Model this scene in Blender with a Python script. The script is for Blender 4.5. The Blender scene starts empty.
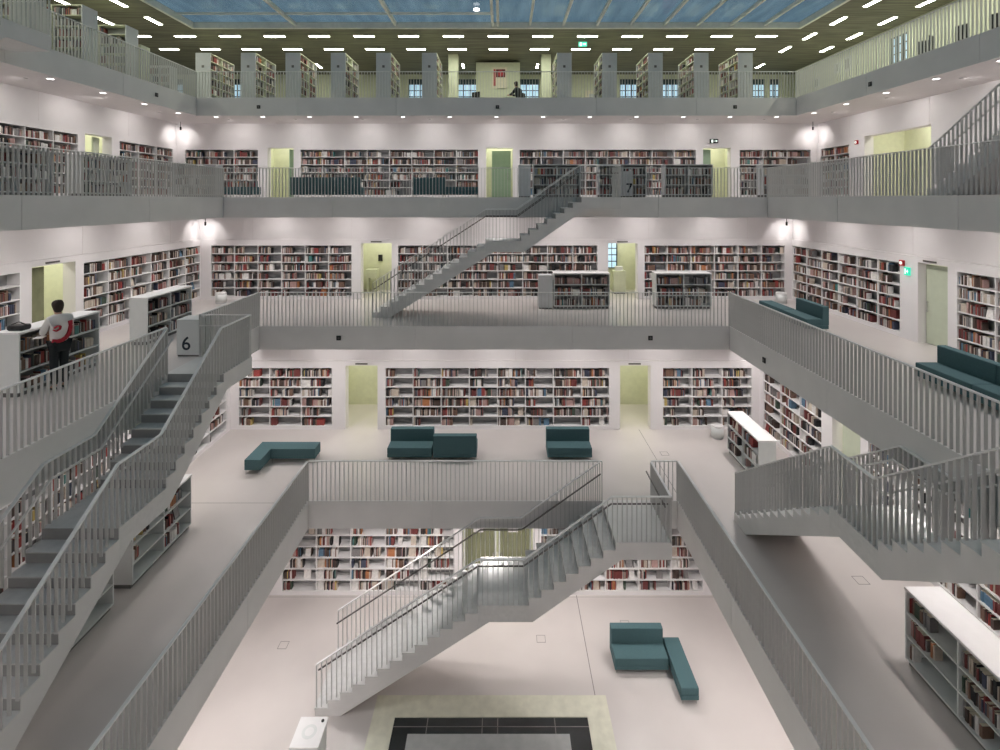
import bpy, bmesh, math, random
from mathutils import Vector, Matrix
sc = bpy.context.scene
COL = sc.collection
random.seed(7)
PI = math.pi
# ------------------------------------------------------------------ camera
CAM = Vector((0.27, 0.0, 11.9)); FPX = 520.0
cd = bpy.data.cameras.new('camera'); cam = bpy.data.objects.new('camera', cd); COL.objects.link(cam)
cam.location = CAM; cam.rotation_euler = (PI/2, 0, 0)
cd.sensor_width = 36; cd.lens = 36*FPX/1000; cd.shift_x = -0.003; cd.shift_y = -0.175
cd.clip_start = 0.05; cd.clip_end = 200
sc.camera = cam
# ------------------------------------------------------------------ world, exposure
w = bpy.data.worlds.new('dusk_sky'); sc.world = w; w.use_nodes = True
bg = w.node_tree.nodes['Background']; bg.inputs[0].default_value = (0.30, 0.47, 0.60, 1); bg.inputs[1].default_value = 0.44
sc.view_settings.view_transform = 'Standard'; sc.view_settings.look = 'None'
sc.view_settings.exposure = 0.28; sc.view_settings.gamma = 1.0; sc.view_settings.use_curve_mapping = False
try:
    sc.cycles.use_denoising = True; sc.cycles.max_bounces = 8; sc.cycles.diffuse_bounces = 5
    sc.cycles.glossy_bounces = 3; sc.cycles.transmission_bounces = 4; sc.cycles.transparent_max_bounces = 6
    sc.cycles.caustics_reflective = False; sc.cycles.caustics_refractive = False
    sc.cycles.sample_clamp_indirect = 4.0
except Exception: pass
P_DOWN, P_WASH, P_CORNER, P_STRIP, P_CORR = 52.0, 50.0, 13.0, 14.0, 22.0      # lamp powers
C_DOWN = (1.0, 0.945, 0.915); C_STRIP = (0.96, 1.0, 0.82); C_CORR = (1.0, 1.0, 0.86)
# ------------------------------------------------------------------ materials
def mat(name, col, rough=0.6, metal=0.0, var=0.06, scale=6.0, emit=None, es=0.0, bump=0.0, stretch=None):
    m = bpy.data.materials.new(name); m.use_nodes = True; nt = m.node_tree; b = nt.nodes['Principled BSDF']
    tc = nt.nodes.new('ShaderNodeTexCoord'); nz = nt.nodes.new('ShaderNodeTexNoise'); nz.inputs['Scale'].default_value = scale
    nz.inputs['Detail'].default_value = 3
    if stretch:
        mp = nt.nodes.new('ShaderNodeMapping'); mp.inputs['Scale'].default_value = stretch
        nt.links.new(tc.outputs['Object'], mp.inputs[0]); nt.links.new(mp.outputs[0], nz.inputs[0])
    else: nt.links.new(tc.outputs['Object'], nz.inputs[0])
    cr = nt.nodes.new('ShaderNodeValToRGB')
    lo = [max(0, c*(1-var)) for c in col]; hi = [min(1, c*(1+var)) for c in col]
    cr.color_ramp.elements[0].position = 0.3; cr.color_ramp.elements[1].position = 0.7
    cr.color_ramp.elements[0].color = (*lo, 1); cr.color_ramp.elements[1].color = (*hi, 1)
    nt.links.new(nz.outputs[0], cr.inputs[0]); nt.links.new(cr.outputs[0], b.inputs['Base Color'])
    b.inputs['Roughness'].default_value = rough; b.inputs['Metallic'].default_value = metal
    if bump:
        bp = nt.nodes.new('ShaderNodeBump'); bp.inputs['Strength'].default_value = bump; bp.inputs['Distance'].default_value = 0.01
        nt.links.new(nz.outputs[0], bp.inputs['Height']); nt.links.new(bp.outputs[0], b.inputs['Normal'])
    if emit:
        b.inputs['Emission Color'].default_value = (*emit, 1); b.inputs['Emission Strength'].default_value = es
    return m
M = dict(
 wall=mat('white_plaster', (0.79, 0.765, 0.77), 0.7, var=0.02, scale=1.5),
 soffit=mat('soffit_paint', (0.74, 0.70, 0.70), 0.7, var=0.02),
 floor=mat('pale_screed_floor', (0.60, 0.56, 0.54), 0.33, var=0.05, scale=0.6),
 fascia=mat('grey_concrete_paint', (0.68, 0.67, 0.66), 0.6, var=0.04, scale=1.2),
 slab=mat('slab_grey', (0.3, 0.295, 0.29), 0.7, var=0.03),
 rail=mat('grey_painted_steel', (0.52, 0.52, 0.51), 0.45, metal=0.0, var=0.03),
 handrail=mat('handrail_steel', (0.80, 0.80, 0.79), 0.35, metal=0.0, var=0.03),
 grip=mat('dark_grip_rail', (0.16, 0.15, 0.145), 0.4, metal=0.5, var=0.03),
 stair=mat('stair_grey', (0.65, 0.645, 0.635), 0.55, var=0.04, scale=2),
 tread=mat('tread_grey', (0.62, 0.62, 0.61), 0.5, var=0.06, scale=8),
 shelf=mat('white_shelf_board', (0.80, 0.79, 0.79), 0.5, var=0.02),
 back=mat('shelf_back_grey', (0.33, 0.33, 0.335), 0.7, var=0.04),
 case=mat('low_case_paint', (0.70, 0.72, 0.71), 0.45, var=0.02),
 endp=mat('grey_end_panel', (0.62, 0.63, 0.64), 0.5, var=0.03),
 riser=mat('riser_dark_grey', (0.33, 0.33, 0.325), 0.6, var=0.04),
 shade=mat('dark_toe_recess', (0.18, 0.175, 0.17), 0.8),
 teal=mat('teal_wool', (0.06, 0.125, 0.137), 0.85, var=0.15, scale=60, bump=0.2),
 chrome=mat('chrome', (0.7, 0.7, 0.7), 0.18, metal=1.0, var=0.02),
 green=mat('pale_green_paint', (0.70, 0.71, 0.54), 0.7, var=0.04),
 gdoor=mat('green_door', (0.30, 0.42, 0.30), 0.45, var=0.04),
 pdoor=mat('pale_green_door', (0.55, 0.60, 0.47), 0.45, var=0.03),
 odoor=mat('olive_glass_door', (0.20, 0.21, 0.12), 0.25, var=0.15, scale=3),
 black=mat('black_plastic', (0.012, 0.012, 0.013), 0.45),
 joint=mat('dark_joint', (0.22, 0.21, 0.20), 0.8),
 ceil=mat('olive_ceiling_slats', (0.16, 0.155, 0.11), 0.8, var=0.35, scale=1.0, stretch=(0.6, 9, 1)),
 topwall=mat('cream_wall', (0.66, 0.68, 0.52), 0.7, var=0.04),
 skyframe=mat('skylight_frame', (0.74, 0.75, 0.66), 0.5, var=0.06),
 stone=mat('beige_stone', (0.66, 0.65, 0.53), 0.45, var=0.08, scale=5),
 water=mat('dark_water_tile', (0.022, 0.027, 0.028), 0.12, var=0.2, scale=2),
 plinth=mat('fountain_block', (0.42, 0.43, 0.42), 0.4, var=0.08),
 jacket=mat('white_jacket', (0.74, 0.72, 0.70), 0.8), red=mat('red_fabric', (0.42, 0.012, 0.03), 0.7),
 trousers=mat('black_trousers', (0.012, 0.016, 0.018), 0.85), skin=mat('skin', (0.52, 0.30, 0.22), 0.55),
 hair=mat('dark_brown_hair', (0.03, 0.018, 0.012), 0.7, var=0.3, scale=80), navy=mat('navy_numeral', (0.01, 0.02, 0.035), 0.5),
 lamp=mat('lamp_glow', (0.9, 0.9, 0.9), 0.5, emit=(1, 0.97, 0.95), es=3.5),
 strip=mat('strip_glow', (0.9, 0.9, 0.9), 0.5, emit=(1.0, 1.0, 0.86), es=5.0),
 exitg=mat('exit_green', (0.02, 0.35, 0.22), 0.4, emit=(0.03, 0.6, 0.4), es=0.9),
 exitw=mat('exit_white', (0.8, 0.85, 0.8), 0.4, emit=(0.8, 1, 0.9), es=0.8),
 alarm=mat('alarm_red', (0.5, 0.01, 0.02), 0.4),
 block=mat('glass_block', (0.4, 0.5, 0.55), 0.15, var=0.25, scale=5, emit=(0.45, 0.68, 0.85), es=0.75),
 dframe=mat('dark_teal_window_frame', (0.03, 0.06, 0.075), 0.5),
 poster=mat('cream_poster', (0.78, 0.72, 0.58), 0.6), maroon=mat('maroon_print', (0.16, 0.02, 0.02), 0.6),
 wood=mat('dark_desk', (0.10, 0.10, 0.09), 0.5),
)
def glass_mat():
    m = bpy.data.materials.new('skylight_glass'); m.use_nodes = True; nt = m.node_tree; nt.nodes.clear()
    o = nt.nodes.new('ShaderNodeOutputMaterial'); mx = nt.nodes.new('ShaderNodeMixShader'); t = nt.nodes.new('ShaderNodeBsdfTransparent')
    g = nt.nodes.new('ShaderNodeBsdfGlossy'); g.inputs['Roughness'].default_value = 0.1; mx.inputs[0].default_value = 0.06
    nz = nt.nodes.new('ShaderNodeTexNoise'); nz.inputs['Scale'].default_value = 0.9
    tc = nt.nodes.new('ShaderNodeTexCoord'); mp = nt.nodes.new('ShaderNodeMapping'); mp.inputs['Scale'].default_value = (3, 0.5, 1)
    cr = nt.nodes.new('ShaderNodeValToRGB'); cr.color_ramp.elements[0].color = (0.62, 0.68, 0.72, 1); cr.color_ramp.elements[1].color = (0.98, 1, 1, 1)
    L = nt.links.new
    L(tc.outputs['Object'], mp.inputs[0]); L(mp.outputs[0], nz.inputs[0]); L(nz.outputs[0], cr.inputs[0]); L(cr.outputs[0], t.inputs[0])
    L(t.outputs[0], mx.inputs[1]); L(g.outputs[0], mx.inputs[2]); L(mx.outputs[0], o.inputs[0]); return m
M['glass'] = glass_mat()
BOOKCOL = [('dark brown', (0.07, 0.045, 0.037), 14), ('black', (0.018, 0.018, 0.02), 11), ('dark red', (0.17, 0.04, 0.038), 10),
 ('cream', (0.52, 0.45, 0.38), 13), ('white', (0.72, 0.70, 0.68), 13), ('grey', (0.22, 0.21, 0.21), 10), ('brown', (0.18, 0.105, 0.075), 10),
 ('orange', (0.42, 0.17, 0.07), 2.2), ('red', (0.30, 0.05, 0.045), 4), ('dark blue', (0.05, 0.06, 0.10), 4), ('blue', (0.10, 0.19, 0.28), 1.6),
 ('dark green', (0.05, 0.08, 0.055), 2.5), ('yellow', (0.50, 0.38, 0.13), 1.2), ('pink', (0.42, 0.27, 0.25), 7), ('teal', (0.06, 0.20, 0.19), 0.8)]
BM = [mat('book_'+n.replace(' ', '_'), c, 0.55, var=0.12, scale=14) for n, c, _ in BOOKCOL]
BW = [x[2] for x in BOOKCOL]
# ------------------------------------------------------------------ helpers
BOXF = [(0,3,2,1),(4,5,6,7),(0,1,5,4),(1,2,6,5),(2,3,7,6),(3,0,4,7)]
class MB:
    def __init__(s): s.v=[]; s.f=[]; s.mi=[]
    def box(s, x0,x1,y0,y1,z0,z1, mi=0):
        if x1<x0: x0,x1=x1,x0
        if y1<y0: y0,y1=y1,y0
        if z1<z0: z0,z1=z1,z0
        n=len(s.v); s.v += [(x0,y0,z0),(x1,y0,z0),(x1,y1,z0),(x0,y1,z0),(x0,y0,z1),(x1,y0,z1),(x1,y1,z1),(x0,y1,z1)]
        s.f += [tuple(n+i for i in q) for q in BOXF]; s.mi += [mi]*6; return s
    def pts(s, P, mi=0):                                   # eight corners, box order
        n=len(s.v); s.v += [tuple(p) for p in P]; s.f += [tuple(n+i for i in q) for q in BOXF]; s.mi += [mi]*6; return s
    def prism(s, poly, y0, y1):                            # convex (x,z) polygon, counter-clockwise seen from -y
        n=len(s.v); k=len(poly)
        s.v += [(x,y0,z) for x,z in poly] + [(x,y1,z) for x,z in poly]
        s.f.append(tuple(n+i for i in range(k))); s.f.append(tuple(n+k+i for i in reversed(range(k))))
        for i in range(k): j=(i+1)%k; s.f.append((n+i, n+k+i, n+k+j, n+j))
        s.mi += [0]*(k+2); return s
    def bar(s, a, b, wx, h):                               # square bar between two points
        a=Vector(a); b=Vector(b); d=(b-a).normalized(); up=Vector((0,0,1)) if abs(d.z)<0.99 else Vector((1,0,0))
        sd=d.cross(up).normalized()*wx/2; u=sd.cross(d).normalized()*h/2; u = u if u.z>=0 else -u
        return s.pts([a-sd-u,a+sd-u,b+sd-u,b-sd-u,a-sd+u,a+sd+u,b+sd+u,b-sd+u])
    def cyl(s, x,y,z0,z1,r0,r1=None,n=20):
        r1 = r0 if r1 is None else r1; k=len(s.v)
        for z,r in ((z0,r0),(z1,r1)): s.v += [(x+r*math.cos(2*PI*i/n), y+r*math.sin(2*PI*i/n), z) for i in range(n)]
        s.f.append(tuple(k+i for i in reversed(range(n)))); s.f.append(tuple(k+n+i for i in range(n)))
        for i in range(n): j=(i+1)%n; s.f.append((k+i,k+j,k+n+j,k+n+i))
        s.mi += [0]*(n+2); return s
    def build(s, name, m, parent=None, bevel=0, smooth=False):
        me=bpy.data.meshes.new(name); me.from_pydata(s.v,[],s.f)
        for mm in (m if isinstance(m,(list,tuple)) else [m]): me.materials.append(mm)
        if any(s.mi): me.polygons.foreach_set('material_index', s.mi)
        me.update()
        bm=bmesh.new(); bm.from_mesh(me); bmesh.ops.recalc_face_normals(bm, faces=bm.faces); bm.to_mesh(me); bm.free()
        if smooth:
            for p in me.polygons: p.use_smooth = len(p.vertices)==4
        o=bpy.data.objects.new(name, me); COL.objects.link(o)
        if parent: o.parent=parent
        if bevel:
            b=o.modifiers.new('bevel','BEVEL'); b.width=bevel; b.segments=3; b.limit_method='ANGLE'
        return o
def tag(o, label=None, cat=None, group=None, kind=None):
    if label: o['label']=label
    if cat: o['category']=cat
    if group: o['group']=group
    if kind: o['kind']=kind
    return o
def empty(name, loc=(0,0,0), rz=0):
    o=bpy.data.objects.new(name,None); COL.objects.link(o); o.location=loc; o.rotation_euler=(0,0,rz); o.empty_display_size=0.1; return o
def thing(name, label, cat, loc=(0,0,0), rz=0, group=None): return tag(empty(name,loc,rz), label, cat, group)
def struct(mb, name, m, parent=None):
    o=mb.build(name, m, parent)
    if not parent: o['kind']='structure'
    return o
def copytree(o, parent=None):
    c=o.copy(); COL.objects.link(c)
    if parent: c.parent=parent
    for ch in list(o.children): copytree(ch, c)
    return c
def px(p):
    x,y,z=p
    if y<0.3: return None
    return (503+FPX*(x-CAM.x)/y, 200-FPX*(z-CAM.z)/y)
ORD=['first','second','third','fourth','fifth','sixth','seventh','eighth','ninth','tenth','eleventh','twelfth']
def nth(i): 
    return ORD[i] if i<12 else '%dth'%(i+1) if (i+1)%10 not in (1,2,3) or (i+1)%100 in (11,12,13) else '%d%s'%(i+1, {1:'st',2:'nd',3:'rd'}[(i+1)%10])
# ------------------------------------------------------------------ dimensions
YC=8.8; H=4.0; TH=0.72
Z={n:(n-4)*H for n in range(4,9)}
E={5:4.84,6:7.26,7:9.66,8:12.0}
W={4:6.96,5:9.2,6:11.7,7:14.2}
SIDES={'far':0,'left':PI/2,'right':-PI/2,'near':PI}
NM={4:'ground hall',5:'lowest gallery',6:'middle gallery',7:'upper gallery',8:'top gallery'}
def frame(side, r, z=0, u=0):                      # local x along the side, local -y faces the atrium
    a=SIDES[side]; v=Matrix.Rotation(a,3,'Z')@Vector((u,r,0)); return (v.x, YC+v.y, z), a
def setf(o, side, r, z=0, u=0):
    loc,a=frame(side,r,z,u); o.location=loc; o.rotation_euler=(0,0,a); return o
# ------------------------------------------------------------------ slabs, floors, fascias
OUT={4:8.9,5:11.6,6:14.1,7:16.6,8:21.0}
FW=mat('gallery_floor', (0.66, 0.625, 0.605), 0.30, var=0.05, scale=0.5)
struct(MB().box(-8.9,8.9,YC-8.9,YC+8.9,-0.3,0), 'floor', M['floor'])
for n in (5,6,7,8):
    e=E[n]; o=OUT[n]; z=Z[n]
    top=MB(); bot=MB()
    for mb,z0,z1,m in ((top,z-0.05,z,FW),(bot,z-TH,z-0.05,M['soffit'])):
        ee=e+0.05
        mb.box(-o,-ee,YC-o,YC+o,z0,z1); mb.box(ee,o,YC-o,YC+o,z0,z1); mb.box(-ee,ee,YC+ee,YC+o,z0,z1); mb.box(-ee,ee,YC-o,YC-ee,z0,z1)
    struct(top,'floor',M['floor'] if n<8 else M['floor']); struct(bot,'ceiling',M['soffit'])
    for side in ('far','left','right','near'):
        mb=MB(); k=max(3,round(2*e/4.2)); off=e if side in('left','right') else e
        for i in range(k):
            a=-off+2*off*i/k; b=a+2*off/k
            mb.box(a+0.006,b-0.006,0,0.05,-TH,0.0)
        setf(struct(mb,'trim_'+side,M['fascia']), side, e, z)
# ------------------------------------------------------------------ walls with shelf bays and doorways
BAYS={('right',6):([(-11.56,-6.02),(-4.2,4.0),(5.8,11.35)],[(-5.4,-4.45),(4.4,5.55)]),('left',6):([(-11.2,-5.65),(-3.87,4.0),(5.9,11.6)],[(-5.3,-4.1),(4.3,5.64)]),
 ('far',4):([(-6.4,-1.2),(1.4,6.32)],[(-0.97,1.18)]),
 5:([(-8.85,-5.6),(-3.8,3.95),(5.75,8.85)],[(-5.15,-4.05),(4.3,5.35)]),
 6:([(-11.2,-5.65),(-3.87,4.0),(5.8,11.35)],[(-5.3,-4.1),(4.4,5.55)]),
 7:([(-13.75,-10.5),(-8.67,-0.81),(0.98,8.8),(10.67,13.85)],[(-10.1,-8.95),(-0.48,0.7),(9.08,10.3)]),
 ('right',7):([(-13.85,-11.95)],[(-11.1,-8.0)])}
TOPZ=2.14; LEDGE=2.36
books=[]           # (verts world 8, colour index, meta)
def corner_box(f,x0,x1,y0,y1,z0,z1,lean=0):
    P=[(x0,y0,z0),(x1,y0,z0),(x1,y1,z0),(x0,y1,z0),(x0+lean,y0,z1),(x1+lean,y0,z1),(x1+lean,y1,z1),(x0+lean,y1,z1)]
    return [f@Vector(p) for p in P]
RB=random.Random(11)
def fill(f, x0, x1, zb, hmax, depth, dens, meta, face_out=0.0, yf=0.03):
    """books on one shelf compartment, local frame f, front at y=yf"""
    x=x0+0.01; n=0; stop=x0+(x1-x0)*min(1.0,max(0.0,RB.gauss(dens,0.22)))
    if RB.random()<face_out and x1-x0>0.5:
        wd=RB.uniform(0.15,0.22); hh=min(hmax-0.02,RB.uniform(0.2,0.29)); xx=RB.uniform(x0+0.02,x1-wd-0.02)
        if xx<x+0.25: xx=x
        c=RB.choices([4,3,13,10,8,5],[10,4,1,1,1,3])[0]
        P=[(xx,yf+0.02,zb),(xx+wd,yf+0.02,zb),(xx+wd,yf+0.05,zb),(xx,yf+0.05,zb),(xx,yf+0.08,zb+hh),(xx+wd,yf+0.08,zb+hh),(xx+wd,yf+0.11,zb+hh),(xx,yf+0.11,zb+hh)]
        books.append(([f@Vector(p) for p in P], c, meta+(n,'face-out'))); n+=1
        blocked=(xx-0.01,xx+wd+0.015)
    else: blocked=(9,9)
    while x<stop-0.03:
        t=RB.choice([0.016,0.02,0.024,0.028,0.034,0.04,0.05]); hh=min(hmax-0.015,RB.choice([0.19,0.2,0.21,0.22,0.24,0.26])+RB.uniform(-.01,.01))
        if blocked[0]-t<x<blocked[1]: x=blocked[1]
        if x+t>x1-0.005: break
        if RB.random()<0.025: x+=RB.uniform(0.05,0.2); continue
        c=RB.choices(range(len(BM)),BW)[0]
        rep=RB.randint(2,5) if RB.random()<0.13 else 1
        for _ in range(rep):
            if x+t>x1-0.005 or blocked[0]-t<x<blocked[1]: break
            y0=yf+RB.uniform(0,0.03)
            books.append((corner_box(f,x,x+t-0.002,y0,y0+RB.uniform(.13,.17),zb,zb+hh,0), c, meta+(n,'thin' if t<0.022 else 'thick' if t>0.036 else 'slim'))); n+=1
            x+=t
SHELFDESC={}
def wall_bookcase(side,n,i,a,b,rows,dens,fo):
    wdt=b-a; r=W[n]-0.10; z=Z[n]
    loc,ang=frame(side,r,z,a)
    pos={'far':'far wall','left':'left wall','right':'right wall'}[side]
    nb=len(bays_of(side,n)[0]); order=i
    where={1:['only'],2:['left','right'],3:['left','middle','right'],4:['leftmost','left-of-centre','right-of-centre','rightmost']}[nb][order]
    lab='built-in white %d-row bookcase, %s bay of %s, %s'%(rows,where,pos,NM[n])
    t=thing('wall_bookcase',lab,'bookcase',loc,ang,'built-in bookcases in the gallery walls')
    z0=0.10; D=0.34; st=0.025
    MB().box(0,wdt,D-0.02,D,z0,TOPZ).build('back_panel',M['back'],t)
    fr=MB().box(0,st,0,D-0.02,z0,TOPZ).box(wdt-st,wdt,0,D-0.02,z0,TOPZ).box(st,wdt-st,0,D-0.02,TOPZ-st,TOPZ).box(st,wdt-st,0,D-0.02,z0,z0+st)
    fr.build('frame',M['shelf'],t)
    pitch=(TOPZ-z0-st)/rows
    for k in range(1,rows): MB().box(st,wdt-st,0,D-0.02,z0+k*pitch,z0+k*pitch+st).build('shelf',M['shelf'],t)
    nc=max(1,round(wdt/1.0)); cw=wdt/nc
    for k in range(1,nc): 
        for q in [0]: MB().box(k*cw-0.012,k*cw+0.012,0.004,D-0.02,z0+st,TOPZ-st).build('divider',M['shelf'],t)
    f=Matrix.Translation(loc)@Matrix.Rotation(ang,4,'Z')
    for k in range(rows):
        for c in range(nc):
            d=dens if k>0 or n!=5 else dens*0.45
            fill(f,max(st,c*cw+0.014),min(wdt-st,(c+1)*cw-0.014),z0+st+k*pitch,pitch-st,0.3,d,(side,n,where+' wall bookcase',rows-1-k,c),fo)
def bays_of(side,n):
    if (side,n) in BAYS: return BAYS[(side,n)]
    if n==4: return ([],[])
    bb,dd=BAYS[n]
    return bb,dd
DENS={4:(0.55,0.75),5:(0.68,0.12),6:(0.97,0.04),7:(0.96,0.02)}
nwall=0
for n in (4,5,6,7):
    hz=H-TH; Wn=W[n]
    for side in ('far','left','right','near'):
        bb,dd = bays_of(side,n) if side!='near' else ([],[])
        ops=sorted([(a,b,0.10,TOPZ,'b') for a,b in bb]+[(a,b,0.0,2.2 if n!=7 or side!='right' else 2.34,'d') for a,b in dd])
        low=MB(); x=-Wn+0.1
        for a,b,z0,z1,k in ops:
            low.box(x,a,-0.10,0.25,0,LEDGE)
            low.box(a,b,-0.10,0.25,z1,LEDGE)
            if z0>0: low.box(a,b,-0.10,0.25,0,z0)
            x=b
        low.box(x,Wn-0.1,-0.10,0.25,0,LEDGE)
        up=MB().box(-Wn,Wn,0,0.25,LEDGE,hz)
        for q in range(1,int(2*Wn/3.0)): pass
        lo=struct(low,'wall_'+side,M['wall']); setf(lo,side,Wn,Z[n])
        uo=struct(up,'wall_'+side,M['wall']); setf(uo,side,Wn,Z[n])
        # fine vertical joints in the upper wall
        if side!='near':
            jm=MB(); jx=-Wn+2.1
            while jx<Wn-0.5: jm.box(jx,jx+0.012,-0.004,0.0,LEDGE+0.01,hz-0.01); jx+=3.9
            setf(struct(jm,'trim_'+side,M['soffit']),side,Wn,Z[n])
        # passage behind the doorways
        if dd:
            pm=MB(); ro=Wn+2.1 if n<7 else Wn+1.9
            lim=Wn+1.5
            pm.box(-lim,lim,ro-Wn,ro-Wn+0.1,0,hz)
            for a,b in dd:
                for xx in (a-0.7,b+0.6): 
                    pm.box(xx,xx+0.1,0.3,ro-Wn,0,hz)
            setf(struct(pm,'wall_'+side,M['green']),side,Wn,Z[n])
            for a,b in dd:
                L=bpy.data.lights.new('passage_lamp','AREA'); L.shape='RECTANGLE'; L.size=1.0; L.size_y=0.25; L.energy=P_CORR*min(b-a,1.8); L.color=C_CORR
                t=thing('ceiling_lamp','flat ceiling lamp inside the %s passage, %s side of the %s'%(nth(dd.index((a,b))),side,NM[n]),'lamp')
                setf(t,side,Wn+1.2,Z[n]+hz-0.05,(a+b)/2)
                MB().box(-0.5,0.5,-0.13,0.13,0.0,0.05).build('lamp_housing',M['wall'],t)
                lo=bpy.data.objects.new('bulb',L); COL.objects.link(lo); lo.parent=t; lo.location=(0,0,-0.01)
        for i,(a,b) in enumerate(bb):
            d,fo=DENS[n]
            if n==6 and i==0 : d=0.72
            if n==6 and side=='left': d=0.8
            if side=='left' and n==6: fo=0.10
            wall_bookcase(side,n,i,a,b,6,d,fo)
# outer building mass round each level so no sky leaks in
for n in (4,5,6,7):
    o=OUT[n]; sh=MB(); z0=Z[n]; z1=Z[n]+H-TH
    for q in ('a',): 
        sh.box(-o,-o+0.1,YC-o,YC+o,z0,z1); sh.box(o-0.1,o,YC-o,YC+o,z0,z1); sh.box(-o+.1,o-.1,YC+o-0.1,YC+o,z0,z1); sh.box(-o+.1,o-.1,YC-o,YC-o+0.1,z0,z1)
    struct(sh,'wall_outer',M['green'])
# ------------------------------------------------------------------ doors
def door_leaf(side,n,u,wd,m,ang,label,hand=0.85,off=0.12,handle=True):
    t=thing('door',label,'door'); setf(t,side,W[n]+off,Z[n]+0.01,u); t.rotation_euler.z+=ang
    MB().box(0,wd,0,0.045,0,2.14).build('door_leaf',m,t)
    if handle: MB().box(wd*hand-0.012,wd*hand+0.012,-0.05,-0.03,0.85,1.15).box(wd*hand-0.01,wd*hand+0.01,-0.05,0,0.87,0.89).box(wd*hand-0.01,wd*hand+0.01,-0.05,0,1.11,1.13).build('door_handle',M['chrome'],t)
    return t
door_leaf('far',7,-0.24,0.86,M['gdoor'],0,'closed green door in the middle doorway of the upper gallery far wall',off=0.9)
door_leaf('far',7,-9.2,0.6,M['gdoor'],1.2,'green door standing ajar in left doorway of upper gallery far wall')
door_leaf('far',7,9.1,0.5,M['gdoor'],0.35,'green door ajar under the exit sign, upper gallery far wall')
door_leaf('right',6,-5.39,0.74,M['pdoor'],0.03,'pale green door beside red alarm button, middle gallery right wall',hand=0.1)
door_leaf('right',5,-5.05,0.8,M['pdoor'],0.1,'pale green door in right wall of lowest gallery above the stair')
door_leaf('left',6,4.5,0.42,M['odoor'],0.05,'narrow olive door leaf in left wall doorway behind the standing person',handle=False)
door_leaf('left',7,9.7,0.5,M['pdoor'],0.3,'pale door leaf in left wall doorway of the upper gallery')
for u,s,lb in ((-0.93,0,'left leaf of olive glazed double door at the back of ground hall'),(0.13,0,'right leaf of olive glazed double door at the back of ground hall')):
    t=door_leaf('far',4,u,1.0,M['odoor'],0,lb,hand=0.9 if u<0 else 0.1)
    MB().box(0,0.05,-0.01,0.055,0,2.16).box(0.95,1.0,-0.01,0.055,0,2.16).build('door_frame',M['case'],t)
    MB().box(0.3,0.6,-0.012,0,1.75,2.0).build('notice',M['wall'],t)
t=thing('passage_window','small blue glass window inside right far doorway, middle gallery','window',(4.76,22.50,8.95)); MB().box(0,0.45,0,0.07,0,1.15).build('window_frame',M['dframe'],t)
gm=MB()
for a in range(2):
    for b in range(4): gm.box(0.03+a*.2,0.2+a*.2,-0.01,0,0.04+b*.28,0.28+b*.28)
gm.build('glass_blocks',M['block'],t)
t=thing('cream_cabinet','cream cabinet standing inside right far doorway, middle gallery','cabinet',(4.87,21.6,8)); MB().box(0,0.5,0,0.4,0.05,0.95).build('body',M['topwall'],t,bevel=0.01); MB().box(0.03,0.47,0.03,0.37,0,0.05).build('base',M['shade'],t); MB().box(0.1,0.4,0.1,0.3,0.95,1.12).build('drawer_box',M['shelf'],t)
t=thing('cream_cabinet','cream table cabinet inside left far doorway, middle gallery','cabinet',(-5.55,22.0,8)); MB().box(0,0.5,0,0.4,0.6,0.95).box(0.05,0.12,0.05,0.35,0,0.6).box(0.38,0.45,0.05,0.35,0,0.6).build('body',M['topwall'],t)
t=thing('wall_telephone','small dark wall panel in left far doorway passage, middle gallery','panel',(-5.05,22.55,9.25)); MB().box(-.09,.09,0,.04,0,.28).build('housing',M['black'],t,bevel=.01)
# ------------------------------------------------------------------ top level room
CZ=18.9; SK=12.4
cm=MB()
for a in ((-21,-SK,YC-21,YC+21),(SK,21,YC-21,YC+21),(-SK,SK,YC+SK,YC+21),(-SK,SK,YC-21,YC-SK)): cm.box(*a,CZ,CZ+0.06)
struct(cm,'ceiling',M['ceil'])
rm=MB(); z0,z1=CZ-0.03,CZ+0.22
rm.box(-SK,-SK+0.12,YC-SK,YC+SK,z0,z1).box(SK-0.12,SK,YC-SK,YC+SK,z0,z1).box(-SK+.12,SK-.12,YC+SK-0.12,YC+SK,z0,z1).box(-SK+.12,SK-.12,YC-SK,YC-SK+0.12,z0,z1)
sky=empty('window_1'); sky['kind']='structure'
rm.build('skylight_frame',M['skyframe'],sky)
for X in (-8.16,-4.08): MB().box(X-0.06,X+0.06,YC-SK,YC+SK-.12,CZ+0.06,CZ+0.19).build('skylight_beam',M['skyframe'],sky)
MB().box(-0.2,-0.1,YC-SK,YC+SK-.12,CZ+0.02,CZ+0.19).box(0.02,0.12,YC-SK,YC+SK-.12,CZ+0.02,CZ+0.19).build('skylight_beam',M['skyframe'],sky)
for i in range(1,9): MB().box(1.36*i-0.045,1.36*i+0.045,YC-SK,YC+SK-.12,CZ+0.06,CZ+0.19).build('skylight_beam',M['skyframe'],sky)
for y in (19.9,16.6,13.3,10.0,6.7,3.4): MB().box(-SK+.12,-0.2,y-0.03,y+0.03,CZ+0.10,CZ+0.18).build('skylight_beam',M['skyframe'],sky)
MB().box(-SK,SK,YC-SK,YC+SK,CZ+0.20,CZ+0.21).build('skylight_pane',M['glass'],sky)
t=thing('round_ceiling_lamp','small round lamp under the blue glass roof','lamp',(-0.72,19.4,18.98))
MB().cyl(0,0,0,0.05,0.11).build('lamp_disc',M['lamp'],t); MB().cyl(0,0,0.05,0.13,0.03).build('stem',M['chrome'],t)
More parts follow.
